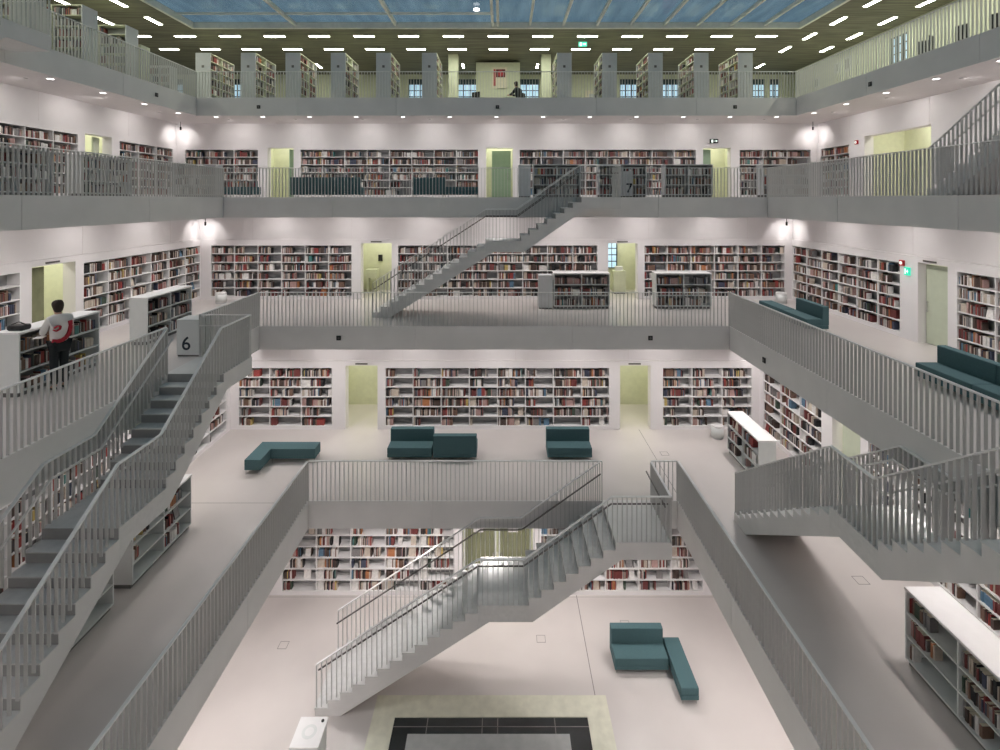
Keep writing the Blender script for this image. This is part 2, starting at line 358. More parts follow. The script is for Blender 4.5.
# outer walls
fw=MB()
WIN=[(-18.6,-17.6),(-19.8,-19.2),(-14.9,-13.9),(-5.0,-4.0),(-2.3,-1.2),(1.2,2.3),(6.8,7.8),(9.1,10.1),(13.9,14.9),(15.15,15.7)]
x=-21.0
for a,b in sorted(WIN):
    fw.box(x,a,0,0.2,0,CZ-16); fw.box(a,b,0,0.2,2.65,CZ-16); fw.box(a,b,0,0.2,0,0.35); x=b
fw.box(x,21,0,0.2,0,CZ-16); o=struct(fw,'wall_far',M['topwall']); o.location=(0,29,16)
for i,(a,b) in enumerate(sorted(WIN)):
    wn=empty('window_%d'%(i+2),(a,29,16.35)); wn['kind']='structure'; wd=b-a
    fm=MB(); k=max(1,round(wd/0.33))
    fm.box(0,wd,0.06,0.16,0,0.05).box(0,wd,0.06,0.16,2.0,2.3)
    for j in range(k+1): fm.box(wd*j/k-0.02+(.02 if j==0 else 0)-(.02 if j==k else 0),wd*j/k+0.02+(.02 if j==0 else 0)-(.02 if j==k else 0),0.06,0.16,0.05,2.0)
    for j in range(1,6): fm.box(0,wd,0.07,0.15,2.0*j/6-0.02,2.0*j/6+0.02)
    fm.build('window_frame',M['dframe'],wn); MB().box(0.01,wd-.01,0.10,0.12,0.05,2.0).build('glass_blocks',M['block'],wn)
# right inner wall with a window
rw=MB().box(16.1,16.3,YC-16,20.35,16,CZ).box(16.1,16.3,21.25,28.2,16,CZ).box(16.1,16.3,20.35,21.25,18.5,CZ).box(16.1,16.3,20.35,21.25,16,16.4)
struct(rw,'wall_right',M['topwall'])
wn=empty('window_12',(16.12,20.35,16.4)); wn['kind']='structure'; wn.scale=(1,0.9,1)
fm=MB().box(0.02,0.1,0,0.06,0,2.1).box(0.02,0.1,0.94,1.0,0,2.1).box(0.02,0.1,0.06,0.94,0,0.05).box(0.02,0.1,0.06,0.94,2.05,2.1)
for j in range(1,3): fm.box(0.03,0.09,j/3-0.02,j/3+0.02,0.05,2.05)
for j in range(1,6): fm.box(0.03,0.09,0.06,0.94,2.1*j/6-0.02,2.1*j/6+0.02)
fm.build('window_frame',M['dframe'],wn); MB().box(0.05,0.07,0.02,0.98,0.03,2.07).build('glass_blocks',M['block'],wn)
struct(MB().box(-21,-20.8,YC-21,29,16,CZ).box(16.3,21,28.0,28.2,16,CZ).box(-20.8,21,YC-21,YC-20.8,16,CZ),'wall_left',M['topwall'])
# white cube room with poster
t=thing('white_cabin','cream box room with poster behind the far top railing','cabin',(-1.08,26.0,16))
MB().box(0,2.2,0,2.2,0,2.78).build('cabin_wall',M['topwall'],t)
t=thing('poster','cream poster with dark red figure on the cream box room','poster',(-0.30,25.97,17.48))
MB().box(0,0.78,0,0.02,0,1.05).build('paper',M['poster'],t)
MB().box(0.1,0.2,-0.006,0,0.12,0.95).cyl(0,0,0,0.0,0.0).build('red_bar',M['alarm'],t)
MB().box(0.22,0.68,-0.005,0,0.55,0.95).build('dark_panel',M['maroon'],t)
c=MB().cyl(0,0,0,0.006,0.15,n=16).build('red_disc',M['alarm'],t); c.rotation_euler=(PI/2,0,0); c.location=(0.45,-0.005,0.75)
for X in (-2.13,2.35):
    struct(MB().box(X-0.23,X+0.23,25.0,25.46,16,CZ),'trim_1',M['topwall'])
# ------------------------------------------------------------------ railings
SP=0.116; BH=1.03
def bar_mesh():
    return MB().box(-0.007,0.007,-0.025,0.025,0,BH).build('baluster_proto',M['rail'])
_b=bar_mesh(); BARME=_b.data; bpy.data.objects.remove(_b)
def rail_on(root, pts, yoff=0.0, grip=False, close=True, maxbars=100, z_under=0.0, post=True):
    """pts: local polyline (x,z) or (x,y,z) of the rail's foot; bars across the line; returns parts"""
    P=[Vector(p) for p in pts]; mw=root.matrix_basis if root.parent is None else root.parent.matrix_basis@root.matrix_basis
    hr=MB()
    for a,b in zip(P,P[1:]):
        hr.bar(a+Vector((0,0,BH+0.01)), b+Vector((0,0,BH+0.01)), 0.055, 0.022)
    hr.build('handrail',M['handrail'],root)
    if grip:
        g=MB()
        for a,b in zip(P,P[1:]):
            d=(b-a).normalized(); s=Vector((0,0,1)).cross(d).normalized()*grip
            g.bar(a+s+Vector((0,0,0.80)), b+s+Vector((0,0,0.80)), 0.028, 0.028)
        g.build('grip_rail',M['grip'] if root.parent and abs(root.parent.rotation_euler.z)<.1 else M['stair'],root)
    bars=[]
    for a,b in zip(P,P[1:]):
        L=(Vector((b.x,b.y,0))-Vector((a.x,a.y,0))).length; k=max(1,round(L/SP)); ang=math.atan2(b.y-a.y,b.x-a.x)
        for i in range(k+1 if (b is P[-1]) else k):
            p=a.lerp(b,i/k); bars.append((p,ang))
    def key(pa):
        q=mw@pa[0]; s=px((q.x,q.y,q.z+0.5))
        vis = s is not None and -5<=s[0]<=1005 and -5<=s[1]<=755
        return (0 if vis else 1, q.y)
    bars.sort(key=key)
    for p,ang in bars[:maxbars]:
        o=bpy.data.objects.new('baluster',BARME); COL.objects.link(o); o.parent=root; o.location=p; o.rotation_euler=(0,0,ang)
    rest=bars[maxbars:]
    if rest:
        m=MB()
        for p,ang in rest:
            ca,sa=math.cos(ang),math.sin(ang)
            c=[(p.x+x*ca-y*sa,p.y+x*sa+y*ca) for x,y in ((-.007,-.025),(.007,-.025),(.007,.025),(-.007,.025))]
            m.pts([(x,y,p.z) for x,y in c]+[(x,y,p.z+BH) for x,y in c])
        tag(m.build('balusters',M['rail'],root),kind='stuff')
STAIR_AT={('far',5):1.65,('left',6):1.27,('right',6):1.27,('far',7):1.25,('left',8):1.25,('right',8):1.25}
for n in (5,6,7,8):
    e=E[n]
    for side in ('far','left','right'):
        segs=[(-e,e)]
        if (side,n) in STAIR_AT: segs=[(-e,2.87),(4.17,e)]
        for j,(a,b) in enumerate(segs):
            s={'far':'far','left':'left','right':'right'}[side]
            lab='grey steel baluster railing along the %s edge of the %s'%(s,NM[n])
            if len(segs)>1: lab+=', %s part'%('longer' if j==0 else 'shorter')
            t=thing('railing',lab,'railing'); setf(t,side,e+0.03,Z[n]); bpy.context.view_layer.update()
            # keep only what lies ahead of the camera
            if side=='left': a=max(a,-YC-0.4+1.0)
            if side=='right': b=min(b,YC+0.4-1.0)
            rail_on(t,[(a,0,0),(b,0,0)])
# ------------------------------------------------------------------ stairs
def staircase(side,n,wd,label):
    e=E[n+1]; t=thing('staircase',label,'staircase'); setf(t,side,e-wd,Z[n])
    rz=H/22; g1=3.744/13; U0=-4.06
    def under(u):
        if u<-3.48: return 0.0
        if u<-0.05: return (u+3.48)*2.165/3.43
        if u<0.95: return 2.165
        if u<3.0: return 2.165+(u-0.95)*(3.6-2.165)/2.05
        return 3.6
    def step_prism(mb,ua,ub,zt):
        cuts=[ua]+[c for c in (-3.48,-0.05,0.95,3.0) if ua<c<ub]+[ub]
        for p,q in zip(cuts,cuts[1:]):
            a,b=under(p),under(q)
            poly=[(p,a),(q,b),(q,zt),(p,zt)]
            mb.prism(poly,0,wd)
    f1=MB(); f2=MB(); ld=MB(); pf=MB()
    for k in range(1,14):
        ua=U0+(k-1)*g1; ub=U0+k*g1; step_prism(f1,ua,ub,k*rz-0.02)
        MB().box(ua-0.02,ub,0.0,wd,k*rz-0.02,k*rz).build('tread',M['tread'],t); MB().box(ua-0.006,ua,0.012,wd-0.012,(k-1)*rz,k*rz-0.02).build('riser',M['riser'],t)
    step_prism(ld,U0+13*g1,0.87,14*rz-0.001)
    g2=2.0/7
    for k in range(1,8):
        ua=0.87+(k-1)*g2; ub=ua+g2; step_prism(f2,ua,ub,(14+k)*rz-0.02)
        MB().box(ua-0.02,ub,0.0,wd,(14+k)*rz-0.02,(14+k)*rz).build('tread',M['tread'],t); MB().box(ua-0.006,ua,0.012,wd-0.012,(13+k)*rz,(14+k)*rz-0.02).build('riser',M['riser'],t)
    step_prism(pf,2.87,4.17,H-0.001)
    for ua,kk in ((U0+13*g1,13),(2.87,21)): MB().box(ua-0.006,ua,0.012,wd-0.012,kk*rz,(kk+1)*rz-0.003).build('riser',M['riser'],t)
    f1.build('lower_flight',M['stair'],t); ld.build('landing',M['tread'],t); f2.build('upper_flight',M['stair'],t); pf.build('top_platform',M['stair'],t)
    path=[(U0+0.02,0,0.12),(U0+13*g1,0,14*rz),(0.75,0,14*rz),(2.80,0,H),(4.15,0,H)]
    for y,s in ((0.03,0.13),(wd-0.03,-0.13)):
        r=empty('stair_railing'); r.parent=t; r.location=(0,y,0)
        bpy.context.view_layer.update()
        pp=path if y<wd/2 else path[:-1]
        pts=[Vector(p) for p in pp]
        if y<wd/2: pts=[Vector((p[0],0,p[2])) for p in pp]+[Vector((4.15,wd-0.03-0.03,H))]
        rail_on(r,pts,grip=s)
staircase('far',4,1.65,'wide grey stair rising rightward from the ground hall to the lowest gallery')
staircase('left',5,1.27,'large grey stair climbing the left side to the box marked 6')
staircase('right',5,1.27,'grey stair climbing toward the viewer at the lower right')
staircase('far',6,1.25,'grey stair rising rightward between middle and upper gallery at the far side')
staircase('left',7,1.0,'grey stair landing at the top left corner below the top gallery')
staircase('right',7,1.25,'grey stair climbing to the top gallery at the upper right edge')
# ------------------------------------------------------------------ lamps
dl_proto=None
def spot(parent,loc,power,size,blend,aim=None,col=C_DOWN,r=0.05):
    L=bpy.data.lights.new('bulb','SPOT'); L.energy=power; L.spot_size=size; L.spot_blend=blend; L.shadow_soft_size=r; L.color=col
    o=bpy.data.objects.new('bulb',L); COL.objects.link(o); o.parent=parent; o.location=loc
    if aim is not None: o.rotation_euler=Vector(aim).to_track_quat('-Z','Y').to_euler()
    return o
dk=MB().cyl(0,0,-0.006,0.0,0.05).build('lens',M['grip']); DK=dk.data; bpy.data.objects.remove(dk)
dmesh=MB().cyl(0,0,-0.006,0.0,0.085).build('lamp_disc',M['lamp']); dring=MB().cyl(0,0,-0.004,0.001,0.11).build('trim_ring',M['soffit'])
DM,RM=dmesh.data,dring.data; bpy.data.objects.remove(dmesh); bpy.data.objects.remove(dring)
def downlight(side,n,u,r,k,kind):
    z=Z[n]-TH-0.002
    t=thing('ceiling_downlight','%s recessed downlight %s in soffit below %s, %s side, %s row'%(nth(k),{'far':'from left','near':'from left','left':'from viewer','right':'from corner'}[side],NM[n],side,kind),'lamp',group='recessed downlights below the %s, %s side, %s row'%(NM[n],side,kind)); setf(t,side,r,z,u)
    for nm,me in (('lamp_disc',DM if kind=='edge' else DK),('trim_ring',RM)):
        o=bpy.data.objects.new(nm,me); COL.objects.link(o); o.parent=t
    return t
for n in (5,6,7,8):
    e=E[n]+0.35; k=int(e/1.9)
    for side in ('far','left','right','near'):
        us=[i*1.9 for i in range(-k,k+1)] 
        for u in us:
            if n==6 and side=='left' and abs(u)<2.5: continue
            t=downlight(side,n,u,e,us.index(u),'edge')
            if side!='near' or abs(u)<8: spot(t,(0,0,-0.03),P_DOWN*(1.7 if n==5 else 1.0),2.35,0.6)
        if side=='near': continue
        # wall washers close to the wall
        wr=W[n-1]-1.25; kk=int((wr-0.3)/2.8)
        for i in range(-kk,kk+1):
            t=downlight(side,n,i*2.8,wr,i+kk,'wall'); spot(t,(0,0,-0.03),P_WASH,2.75,0.9,aim=(0,0.8,-1),r=0.12)
# hanging spot in each far corner
for n in (6,7,8):
    for s,lb in ((-1,'left'),(1,'right')):
        wr=W[n-1]-0.55
        t=thing('corner_spotlight','small black spotlight hanging in the %s far corner below the %s'%(lb,NM[n]),'lamp',(s*wr,YC+wr,Z[n]-TH))
        MB().cyl(0,0,-0.22,0,0.012).build('rod',M['black'],t); MB().cyl(0,0,-0.36,-0.22,0.035).build('lamp_head',M['black'],t)
        spot(t,(0,0,-0.38),P_CORNER,2.4,0.5,aim=(s*0.7,0.25,-0.5)); spot(t,(0,0,-0.38),P_CORNER,2.4,0.5,aim=(s*0.25,0.7,-0.5))
# strip lights in the top ceiling
def strip(x,y,rz,label,group,wd=0.15):
    t=thing('strip_light',label,'lamp',(x,y,CZ-0.035),rz,group)
    MB().box(-0.46,0.46,-wd/2-.02,wd/2+.02,0,0.03).build('lamp_housing',M['skyframe'],t)
    MB().box(-0.42,0.42,-wd/2,wd/2,-0.006,0).build('diffuser',M['strip'],t)
    L=bpy.data.lights.new('tube','AREA'); L.shape='RECTANGLE'; L.size=0.84; L.size_y=wd; L.energy=P_STRIP; L.color=C_STRIP
    o=bpy.data.objects.new('tube',L); COL.objects.link(o); o.parent=t; o.location=(0,0,-0.02); o.visible_camera=True
for q in range(-8,7):
    for r,lb in ((13.3,'front'),(15.2,'back')):
        strip(q*1.9+0.06,YC+r,0,'bright ceiling strip light, far side %s row, %s from left'%(lb,nth(q+8)),'strip lights far side')
for q in range(-5,7):
    for r,lb in ((13.3,'inner'),(15.2,'outer')):
        strip(-r,YC+q*1.9,PI/2,'bright ceiling strip light, left side %s row, %s from the corner'%(lb,nth(6-q)),'strip lights left side')
for q in range(-5,9):
    for r,lb in ((13.3,'inner'),(15.2,'outer')):
        strip(r,YC+q*1.9,PI/2,'bright ceiling strip light, right side %s row, %s from the corner'%(lb,nth(8-q)),'strip lights right side')
for i,X in enumerate((-9.3,-1.8,2.05,5.8,13.6)): strip(X,27.0,PI/2,'narrow strip light near the far windows, %s from left'%nth(i),'narrow strip lights rear row',0.10)
# ------------------------------------------------------------------ low bookcases
LOW=[0]
def low_bookcase(x,y,z,rz,label,ln=2.0,dens=0.7,rows=3,hh=1.28,dp=0.48,both=False,desc=None,lvl=5,m='case'):
    t=thing('low_bookcase',label,'bookcase',(x,y,z),rz,'free-standing low bookcases')
    z0=0.09; s=0.03
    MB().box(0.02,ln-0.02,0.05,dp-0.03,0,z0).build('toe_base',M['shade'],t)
    MB().box(-0.01,ln+0.01,-0.01,dp+0.01,hh-0.04,hh).build('top_board',M['shelf'] if m=='case' else M['endp'],t)
    for a in (0,ln-s): MB().box(a,a+s,0,dp,z0,hh-0.04).build('side_panel',M[m],t)
    MB().box(s,ln-s,dp-0.03,dp-0.01,z0,hh-0.04).build('back_panel',M['back'],t)
    MB().box(ln/2-0.013,ln/2+0.013,0.005,dp-0.03,z0+s,hh-0.04).build('divider',M[m],t)
    MB().box(s,ln-s,0,dp-0.03,z0,z0+s).build('bottom_board',M[m],t)
    pitch=(hh-0.04-z0)/rows
    for k in range(1,rows): MB().box(s,ln-s,0,dp-0.03,z0+k*pitch,z0+k*pitch+0.025).build('shelf',M[m],t)
    f=Matrix.Translation((x,y,z))@Matrix.Rotation(rz,4,'Z')
    for k in range(rows):
        for c in range(2):
            fill(f,s if c==0 else ln/2+0.015, ln/2-0.015 if c==0 else ln-s, z0+k*pitch+0.028, pitch-0.03,0.3,dens*(0.15 if (k==0 and lvl==5) else 1),('low',lvl,desc,rows-1-k,c),0.25 if lvl==5 else 0.05,0.04)
    return t
R90=PI/2
# rz=+90: local x -> +Y, front faces +X ; rz=-90: local x -> -Y, front faces -X
low_bookcase(-7.25,10.55,4,R90,'low white bookcase behind the left stair, nearer the sofas',desc='low bookcase behind left stair')
low_bookcase(-7.25,8.05,4,R90,'low white bookcase behind the left stair, nearer the viewer',desc='nearer low bookcase behind left stair')
low_bookcase(7.3,16.3,4,-R90,'white-topped low bookcase by the right corner stool, lowest gallery',desc='low bookcase by corner stool')
low_bookcase(7.13,8.87,4,-R90,'large low white bookcase at the lower right edge of the photo',desc='lower right low bookcase',ln=2.04,dp=0.6,dens=0.6,hh=1.3)
low_bookcase(7.13,6.80,4,-R90,'low white bookcase cut by the lower right corner',desc='corner low bookcase',ln=2.04,dp=0.6,dens=0.6,hh=1.3)
low_bookcase(-9.27,13.95,8,R90,'low bookcase with white end between the person and the far wall',desc='low bookcase left of box 6',lvl=6,dens=0.93)
low_bookcase(-9.27,10.25,8,R90,'low bookcase the standing person leans over',desc='low bookcase beside person',lvl=6,ln=2.05,dens=0.93)
low_bookcase(2.09,18.6,8,0,'low grey bookcase under the far stair landing, middle gallery',desc='low bookcase below far stair',lvl=6,dens=0.95)
low_bookcase(5.74,18.6,8,0,'low grey bookcase right of the far doorway, middle gallery',desc='low bookcase right of far doorway',lvl=6,dens=0.95)
for x,y,r,l in ((-12.0,12.2,R90,'dark-filled low bookcase on upper gallery left side, nearer the viewer'),(-12.0,15.2,R90,'dark-filled low bookcase on upper gallery left side, below the pale doorway')):
    low_bookcase(x,y,12,r,l,desc='upper left low bookcase',lvl=7,dens=0.98,hh=1.24)
for x,l in ((1.4,'low bookcase behind the top of the far stair, upper gallery'),(3.87,'low bookcase beside the box marked 7'),(6.35,'low bookcase left of the exit sign doorway, upper gallery'),(-12.1,'grey low bookcase in the left corner of the upper gallery'),(10.0,'grey low bookcase in the right corner of the upper gallery')):
    low_bookcase(x,19.5,12,0,l,desc='upper far low bookcase',lvl=7,dens=0.98,hh=1.24,ln=1.8 if x>0 else 1.6,m='endp')
# plinths and numbered boxes
def plinth(x0,x1,y0,y1,z,h,label,num=None,nx=None,m='case'):
    t=thing('display_plinth',label,'plinth',((x0+x1)/2,(y0+y1)/2,z)); a=(x1-x0)/2; b=(y1-y0)/2
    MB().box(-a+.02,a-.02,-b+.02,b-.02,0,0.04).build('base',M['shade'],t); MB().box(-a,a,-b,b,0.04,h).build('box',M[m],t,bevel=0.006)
    if num:
        fc=bpy.data.curves.new('numeral','FONT'); fc.body=num; fc.size=0.47; fc.extrude=0.003; fc.align_x='CENTER'; fc.offset=0.004
        fc.materials.append(M['navy']); fo=bpy.data.objects.new('numeral_curve',fc); COL.objects.link(fo); bpy.context.view_layer.update(); me=bpy.data.meshes.new_from_object(fo.evaluated_get(bpy.context.evaluated_depsgraph_get())); bpy.data.objects.remove(fo); o=bpy.data.objects.new('numeral',me); COL.objects.link(o); o.parent=t
        o.rotation_euler=(PI/2,0,0); o.location=(nx,-b-0.004,0.17)
    return t
plinth(-7.86,-7.30,12.95,13.45,8,0.92,'white box marked 6 at the top of the left stair','6',-0.04)
plinth(4.25,4.93,18.62,18.95,12,0.93,'grey box marked 7 at the top of the far stair','7',0.2,m='endp')
plinth(1.55,2.04,18.62,19.08,8,1.2,'plain grey plinth left of the low bookcase below the far stair',m='endp')
plinth(0.85,1.3,19.5,19.9,12,1.22,'plain grey plinth on upper gallery behind the far stair railing',m='endp')
# stools
for x,y,z,l in ((-10.35,19.6,8,'white round stool in the left far corner, middle gallery'),(10.75,19.6,8,'white round stool in the right far corner, middle gallery'),(7.4,17.3,4,'white round stool beside the low bookcase, lowest gallery')):
    t=thing('round_stool',l,'stool',(x,y,z))
    MB().cyl(0,0,0.0,0.05,0.18,n=32).build('base_ring',M['endp'],t); MB().cyl(0,0,0.05,0.36,0.20,0.19,n=32).build('body',M['case'],t,smooth=True); MB().cyl(0,0,0.36,0.42,0.185,n=32).build('cushion',M['shelf'],t,bevel=0.01)
# ------------------------------------------------------------------ sofas
def legs(t,x0,x1,y0,y1):
    for a in (x0+0.05,x1-0.05):
        for b in (y0+0.05,y1-0.05): MB().box(a-0.012,a+0.012,b-0.012,b+0.012,0,0.11).build('leg',M['chrome'],t)
def sofa(x,y,z,rz,label,wd=1.35,group=None):          # front edge centre-left origin, front faces -y, depth .68
    t=thing('sofa',label,'sofa',(x,y,z),rz,group or 'teal lounge sofas')
    MB().box(0,wd,0,0.66,0.10,0.20).build('plinth_frame',M['teal'],t,bevel=0.01)
    MB().box(0,wd,0,0.47,0.20,0.39).build('seat',M['teal'],t,bevel=0.02)
    MB().box(0,wd,0.47,0.67,0.20,0.76).build('backrest',M['teal'],t,bevel=0.02); legs(t,0,wd,0,0.66); return t
def bench(x,y,z,rz,label,ln=1.4,dp=0.45):
    t=thing('bench',label,'bench',(x,y,z),rz,'teal upholstered benches')
    MB().box(0,ln,0,dp,0.11,0.22).build('plinth_frame',M['teal'],t,bevel=0.01); MB().box(0,ln,0,dp,0.22,0.40).build('seat',M['teal'],t,bevel=0.02); legs(t,0,ln,0,dp); return t
sofa(-3.24,15.75,4,0,'teal sofa facing the viewer, left of the pair in front of the long bookcase')
sofa(-0.53,16.40,4,PI,'teal sofa seen from behind, joined to the left sofa, lowest gallery',wd=1.32)
sofa(1.62,15.75,4,0,'single teal sofa standing alone at the far side of lowest gallery')
t=thing('bench','L-shaped teal bench on chrome legs near the left wall','bench',(-7.16,14.94,4),0)
MB().box(0,0.46,0,0.66,0.14,0.27).box(0,1.79,0.66,1.12,0.14,0.27).build('plinth_frame',M['teal'],t)
MB().box(0,0.46,0,0.66,0.27,0.43).box(0,1.79,0.66,1.12,0.27,0.43).build('seat',M['teal'],t)
for a,b in ((.03,.03),(.43,.03),(.03,1.09),(1.76,1.09),(1.76,.69),(.5,.69)): MB().box(a-.012,a+.012,b-.012,b+.012,0,.14).build('leg',M['chrome'],t)
sofa(3.08,13.05,0,0,'teal sofa on the ground hall floor')
bench(4.89,12.25,0,R90,'long teal bench beside the sofa on the ground hall floor',ln=1.44,dp=0.42)
sofa(9.2,16.7,8,-R90,'teal sofa section on right side of middle gallery, near the corner stool',wd=1.4)
bench(9.2,18.15,8,-R90,'teal bench end of the long seat by the right far corner',ln=1.44)
sofa(9.2,11.27,8,-R90,'teal sofa by the railing at right, beyond the door')
sofa(9.2,9.91,8,-R90,'teal sofa cut by the right photo edge, middle gallery')
sofa(-6.45,20.3,12,PI,'teal sofa seen from behind, leftmost of upper gallery pair',wd=1.32)
sofa(-5.12,20.3,12,PI,'teal sofa seen from behind, right one of upper gallery pair',wd=1.32)
sofa(-1.93,20.3,12,PI,'teal sofa seen from behind, left of the green door, upper gallery',wd=1.22)
bench(-1.90,19.7,12,0,'low teal bench left of the closed green door, upper gallery',ln=1.22)
bench(-10.3,19.7,12,0,'low teal bench by the left doorway, upper gallery',ln=1.2)
# ------------------------------------------------------------------ fountain, kiosk, floor marks
t=thing('fountain_basin','square beige stone basin with dark water in the ground hall floor','fountain',(0,8.8,0))
x0,x1,y1=-2.73,2.73,3.66
fm=MB().box(x0,x1,y1-0.52,y1,0,0.035).box(x0,x0+0.52,-y1,y1-0.52,0,0.035).box(x1-0.52,x1,-y1,y1-0.52,0,0.035).box(x0+0.52,x1-0.52,-y1,-y1+0.52,0,0.035)
fm.build('stone_rim',M['stone'],t); MB().box(x0+0.52,x1-0.52,-y1+0.52,y1-0.52,0.002,0.012).build('dark_water',M['water'],t)
gj=MB()
for X in (-1.45,-0.2,0.15,1.45): gj.box(X-0.008,X+0.008,2.75,y1-0.52,0.012,0.015)
gj.box(x0+.52,x1-.52,2.93,2.945,0.012,0.015); gj.build('tile_joints',M['joint'],t)
MB().box(-1.85,1.75,-2.75,2.75,0.012,0.045).build('centre_block',M['plinth'],t,bevel=0.005)
t=thing('information_kiosk','white pedestal with faint round emblem at the foot of the ground stair','kiosk',(-3.70,10.66,0))
MB().box(-0.26,0.26,-0.28,0.28,0,0.96).build('pedestal',M['case'],t,bevel=0.005); MB().box(-0.29,0.29,-0.31,0.31,0.96,1.0).build('top_panel',M['shelf'],t,bevel=0.005)
for r in (0.15,0.09): MB().cyl(0,0.0,1.0,1.002+(0.15-r)*0.02,r,n=40).build('round_emblem',M['case'] if r>0.1 else M['shelf'],t)
MB().cyl(0.2,0.22,1.0,1.015,0.03).build('sensor',M['black'],t)
def joint(x0,x1,y0,y1,z): struct(MB().box(x0,x1,y0,y1,z+0.0005,z+0.002),'trim_joint',M['joint'])
joint(2.47,2.49,12.46,15.85,0); joint(-6.8,6.8,15.58,15.59,0); joint(4.94,4.955,13.7,17.9,4); joint(-9.0,-4.9,13.55,13.565,4)
joint(-0.005,0.005,18.5,22.8,12)
for i,(x,y,z,l) in enumerate(((1.3,14.1,0,'square floor socket cover behind the ground stair landing'),(3.7,14.6,0,'square floor socket cover behind the ground hall sofa'),(-5.6,13.9,0,'square floor socket cover left of ground stair'),(7.7,10.8,4,'square floor socket cover left of the lower right bookcase'),(5.3,16.2,4,'square floor socket cover right of the lone sofa'))):
    t=thing('floor_socket_cover',l,'floor cover',(x,y,z)); a=0.12
    MB().box(-a,a,-a,a,0,0.003).build('plate',M['floor'],t); MB().box(-a,a,-a,-a+.012,.003,.004).box(-a,a,a-.012,a,.003,.004).box(-a,-a+.012,-a+.012,a-.012,.003,.004).box(a-.012,a,-a+.012,a-.012,.003,.004).build('edge_frame',M['joint'],t)
# small black boxes on the fascias
def sensor(side,n,u,zz,lab):
    t=thing('fascia_sensor',lab,'sensor'); setf(t,side,E[n],Z[n]+zz,u)
    MB().box(-0.07,0.07,-0.03,0,-0.07,0.07).build('housing',M['black'],t,bevel=0.008); c=MB().cyl(0,0,0,0.01,0.035).build('lens',M['grip'],t); c.rotation_euler=(PI/2,0,0); c.location=(0,-0.03,0)
for u,l in ((-9.5,'left'),(0.05,'centre'),(9.55,'right')): sensor('far',8,u,-0.38,'small black sensor on the top gallery far edge, %s one'%l)
sensor('left',8,9.6,-0.38,'small black sensor on the left edge band of the top gallery')
sensor('right',8,-7.8,-0.40,'small black sensor on the right edge band of the top gallery')
for u,l in ((-4.8,'left'),(4.82,'right')): sensor('far',6,u,-0.36,'small black sensor on middle gallery far edge, %s one'%l)
sensor('right',6,-5.1,-0.38,'small black sensor on the right edge band of the middle gallery')
# signs
def sign(side,n,u,r,z,w_,h_,label,kind):
    t=thing('exit_sign' if kind!='room' else 'room_sign',label,'sign'); setf(t,side,r,z,u)
    if kind=='room':
        MB().box(-w_/2,w_/2,-0.02,0,0,h_).build('plate',M['grip'],t); return t
    MB().box(-w_/2,w_/2,-0.03,0.03,0,h_).build('sign_box',M['exitg'] if kind=='green' else M['black'],t)
    g=MB().box(-w_*0.36,-w_*0.12,-0.034,-0.03,h_*0.15,h_*0.85).box(0.0,w_*0.3,-0.034,-0.03,h_*0.42,h_*0.58)
    g.prism([(w_*0.25,h_*0.25),(w_*0.42,h_*0.5),(w_*0.25,h_*0.75)],-0.034,-0.03); g.build('running_man_and_arrow',M['exitw'],t); return t
sign('far',7,9.55,W[7]-0.12,14.4,0.36,0.18,'black and white exit sign over the right doorway, upper gallery','dark')
sign('far',8,3.75,13.9,CZ-0.3,0.36,0.2,'green exit sign hanging from the dark top ceiling','green')
sign('right',6,-5.72,W[6]-0.14,9.8,0.16,0.22,'green exit sign beside the pale green door, middle gallery right wall','green')
for side,n,u,l in (('far',6,-4.7,'thin dark room sign over left far doorway, middle gallery'),('far',6,4.95,'thin dark room sign over right far doorway, middle gallery'),('far',5,-4.6,'thin dark room sign over left far doorway, lowest gallery'),('far',5,4.8,'thin dark room sign over right far doorway, lowest gallery'),('left',6,4.9,'thin dark room sign over the doorway behind the person'),('right',6,-5.0,'thin dark room sign over pale green door at right')):
    sign(side,n,u,W[n]-0.10,Z[n]+2.24,0.42,0.045,l,'room')
for side,n,u,z,l in (('right',7,-11.5,14.15,'small red fire alarm box near the wide opening, upper gallery'),('right',6,-5.93,10.12,'small red fire alarm box beside bookcase, middle gallery right wall')):
    t=thing('fire_alarm',l,'alarm'); setf(t,side,W[n]-0.10,z,u); MB().box(-0.08,0.08,-0.06,0,-0.08,0.08).build('housing',M['alarm'],t,bevel=0.01); c=MB().cyl(0,0,0,0.02,0.045).build('button',M['exitw'],t); c.rotation_euler=(PI/2,0,0); c.location=(0,-0.06,0)
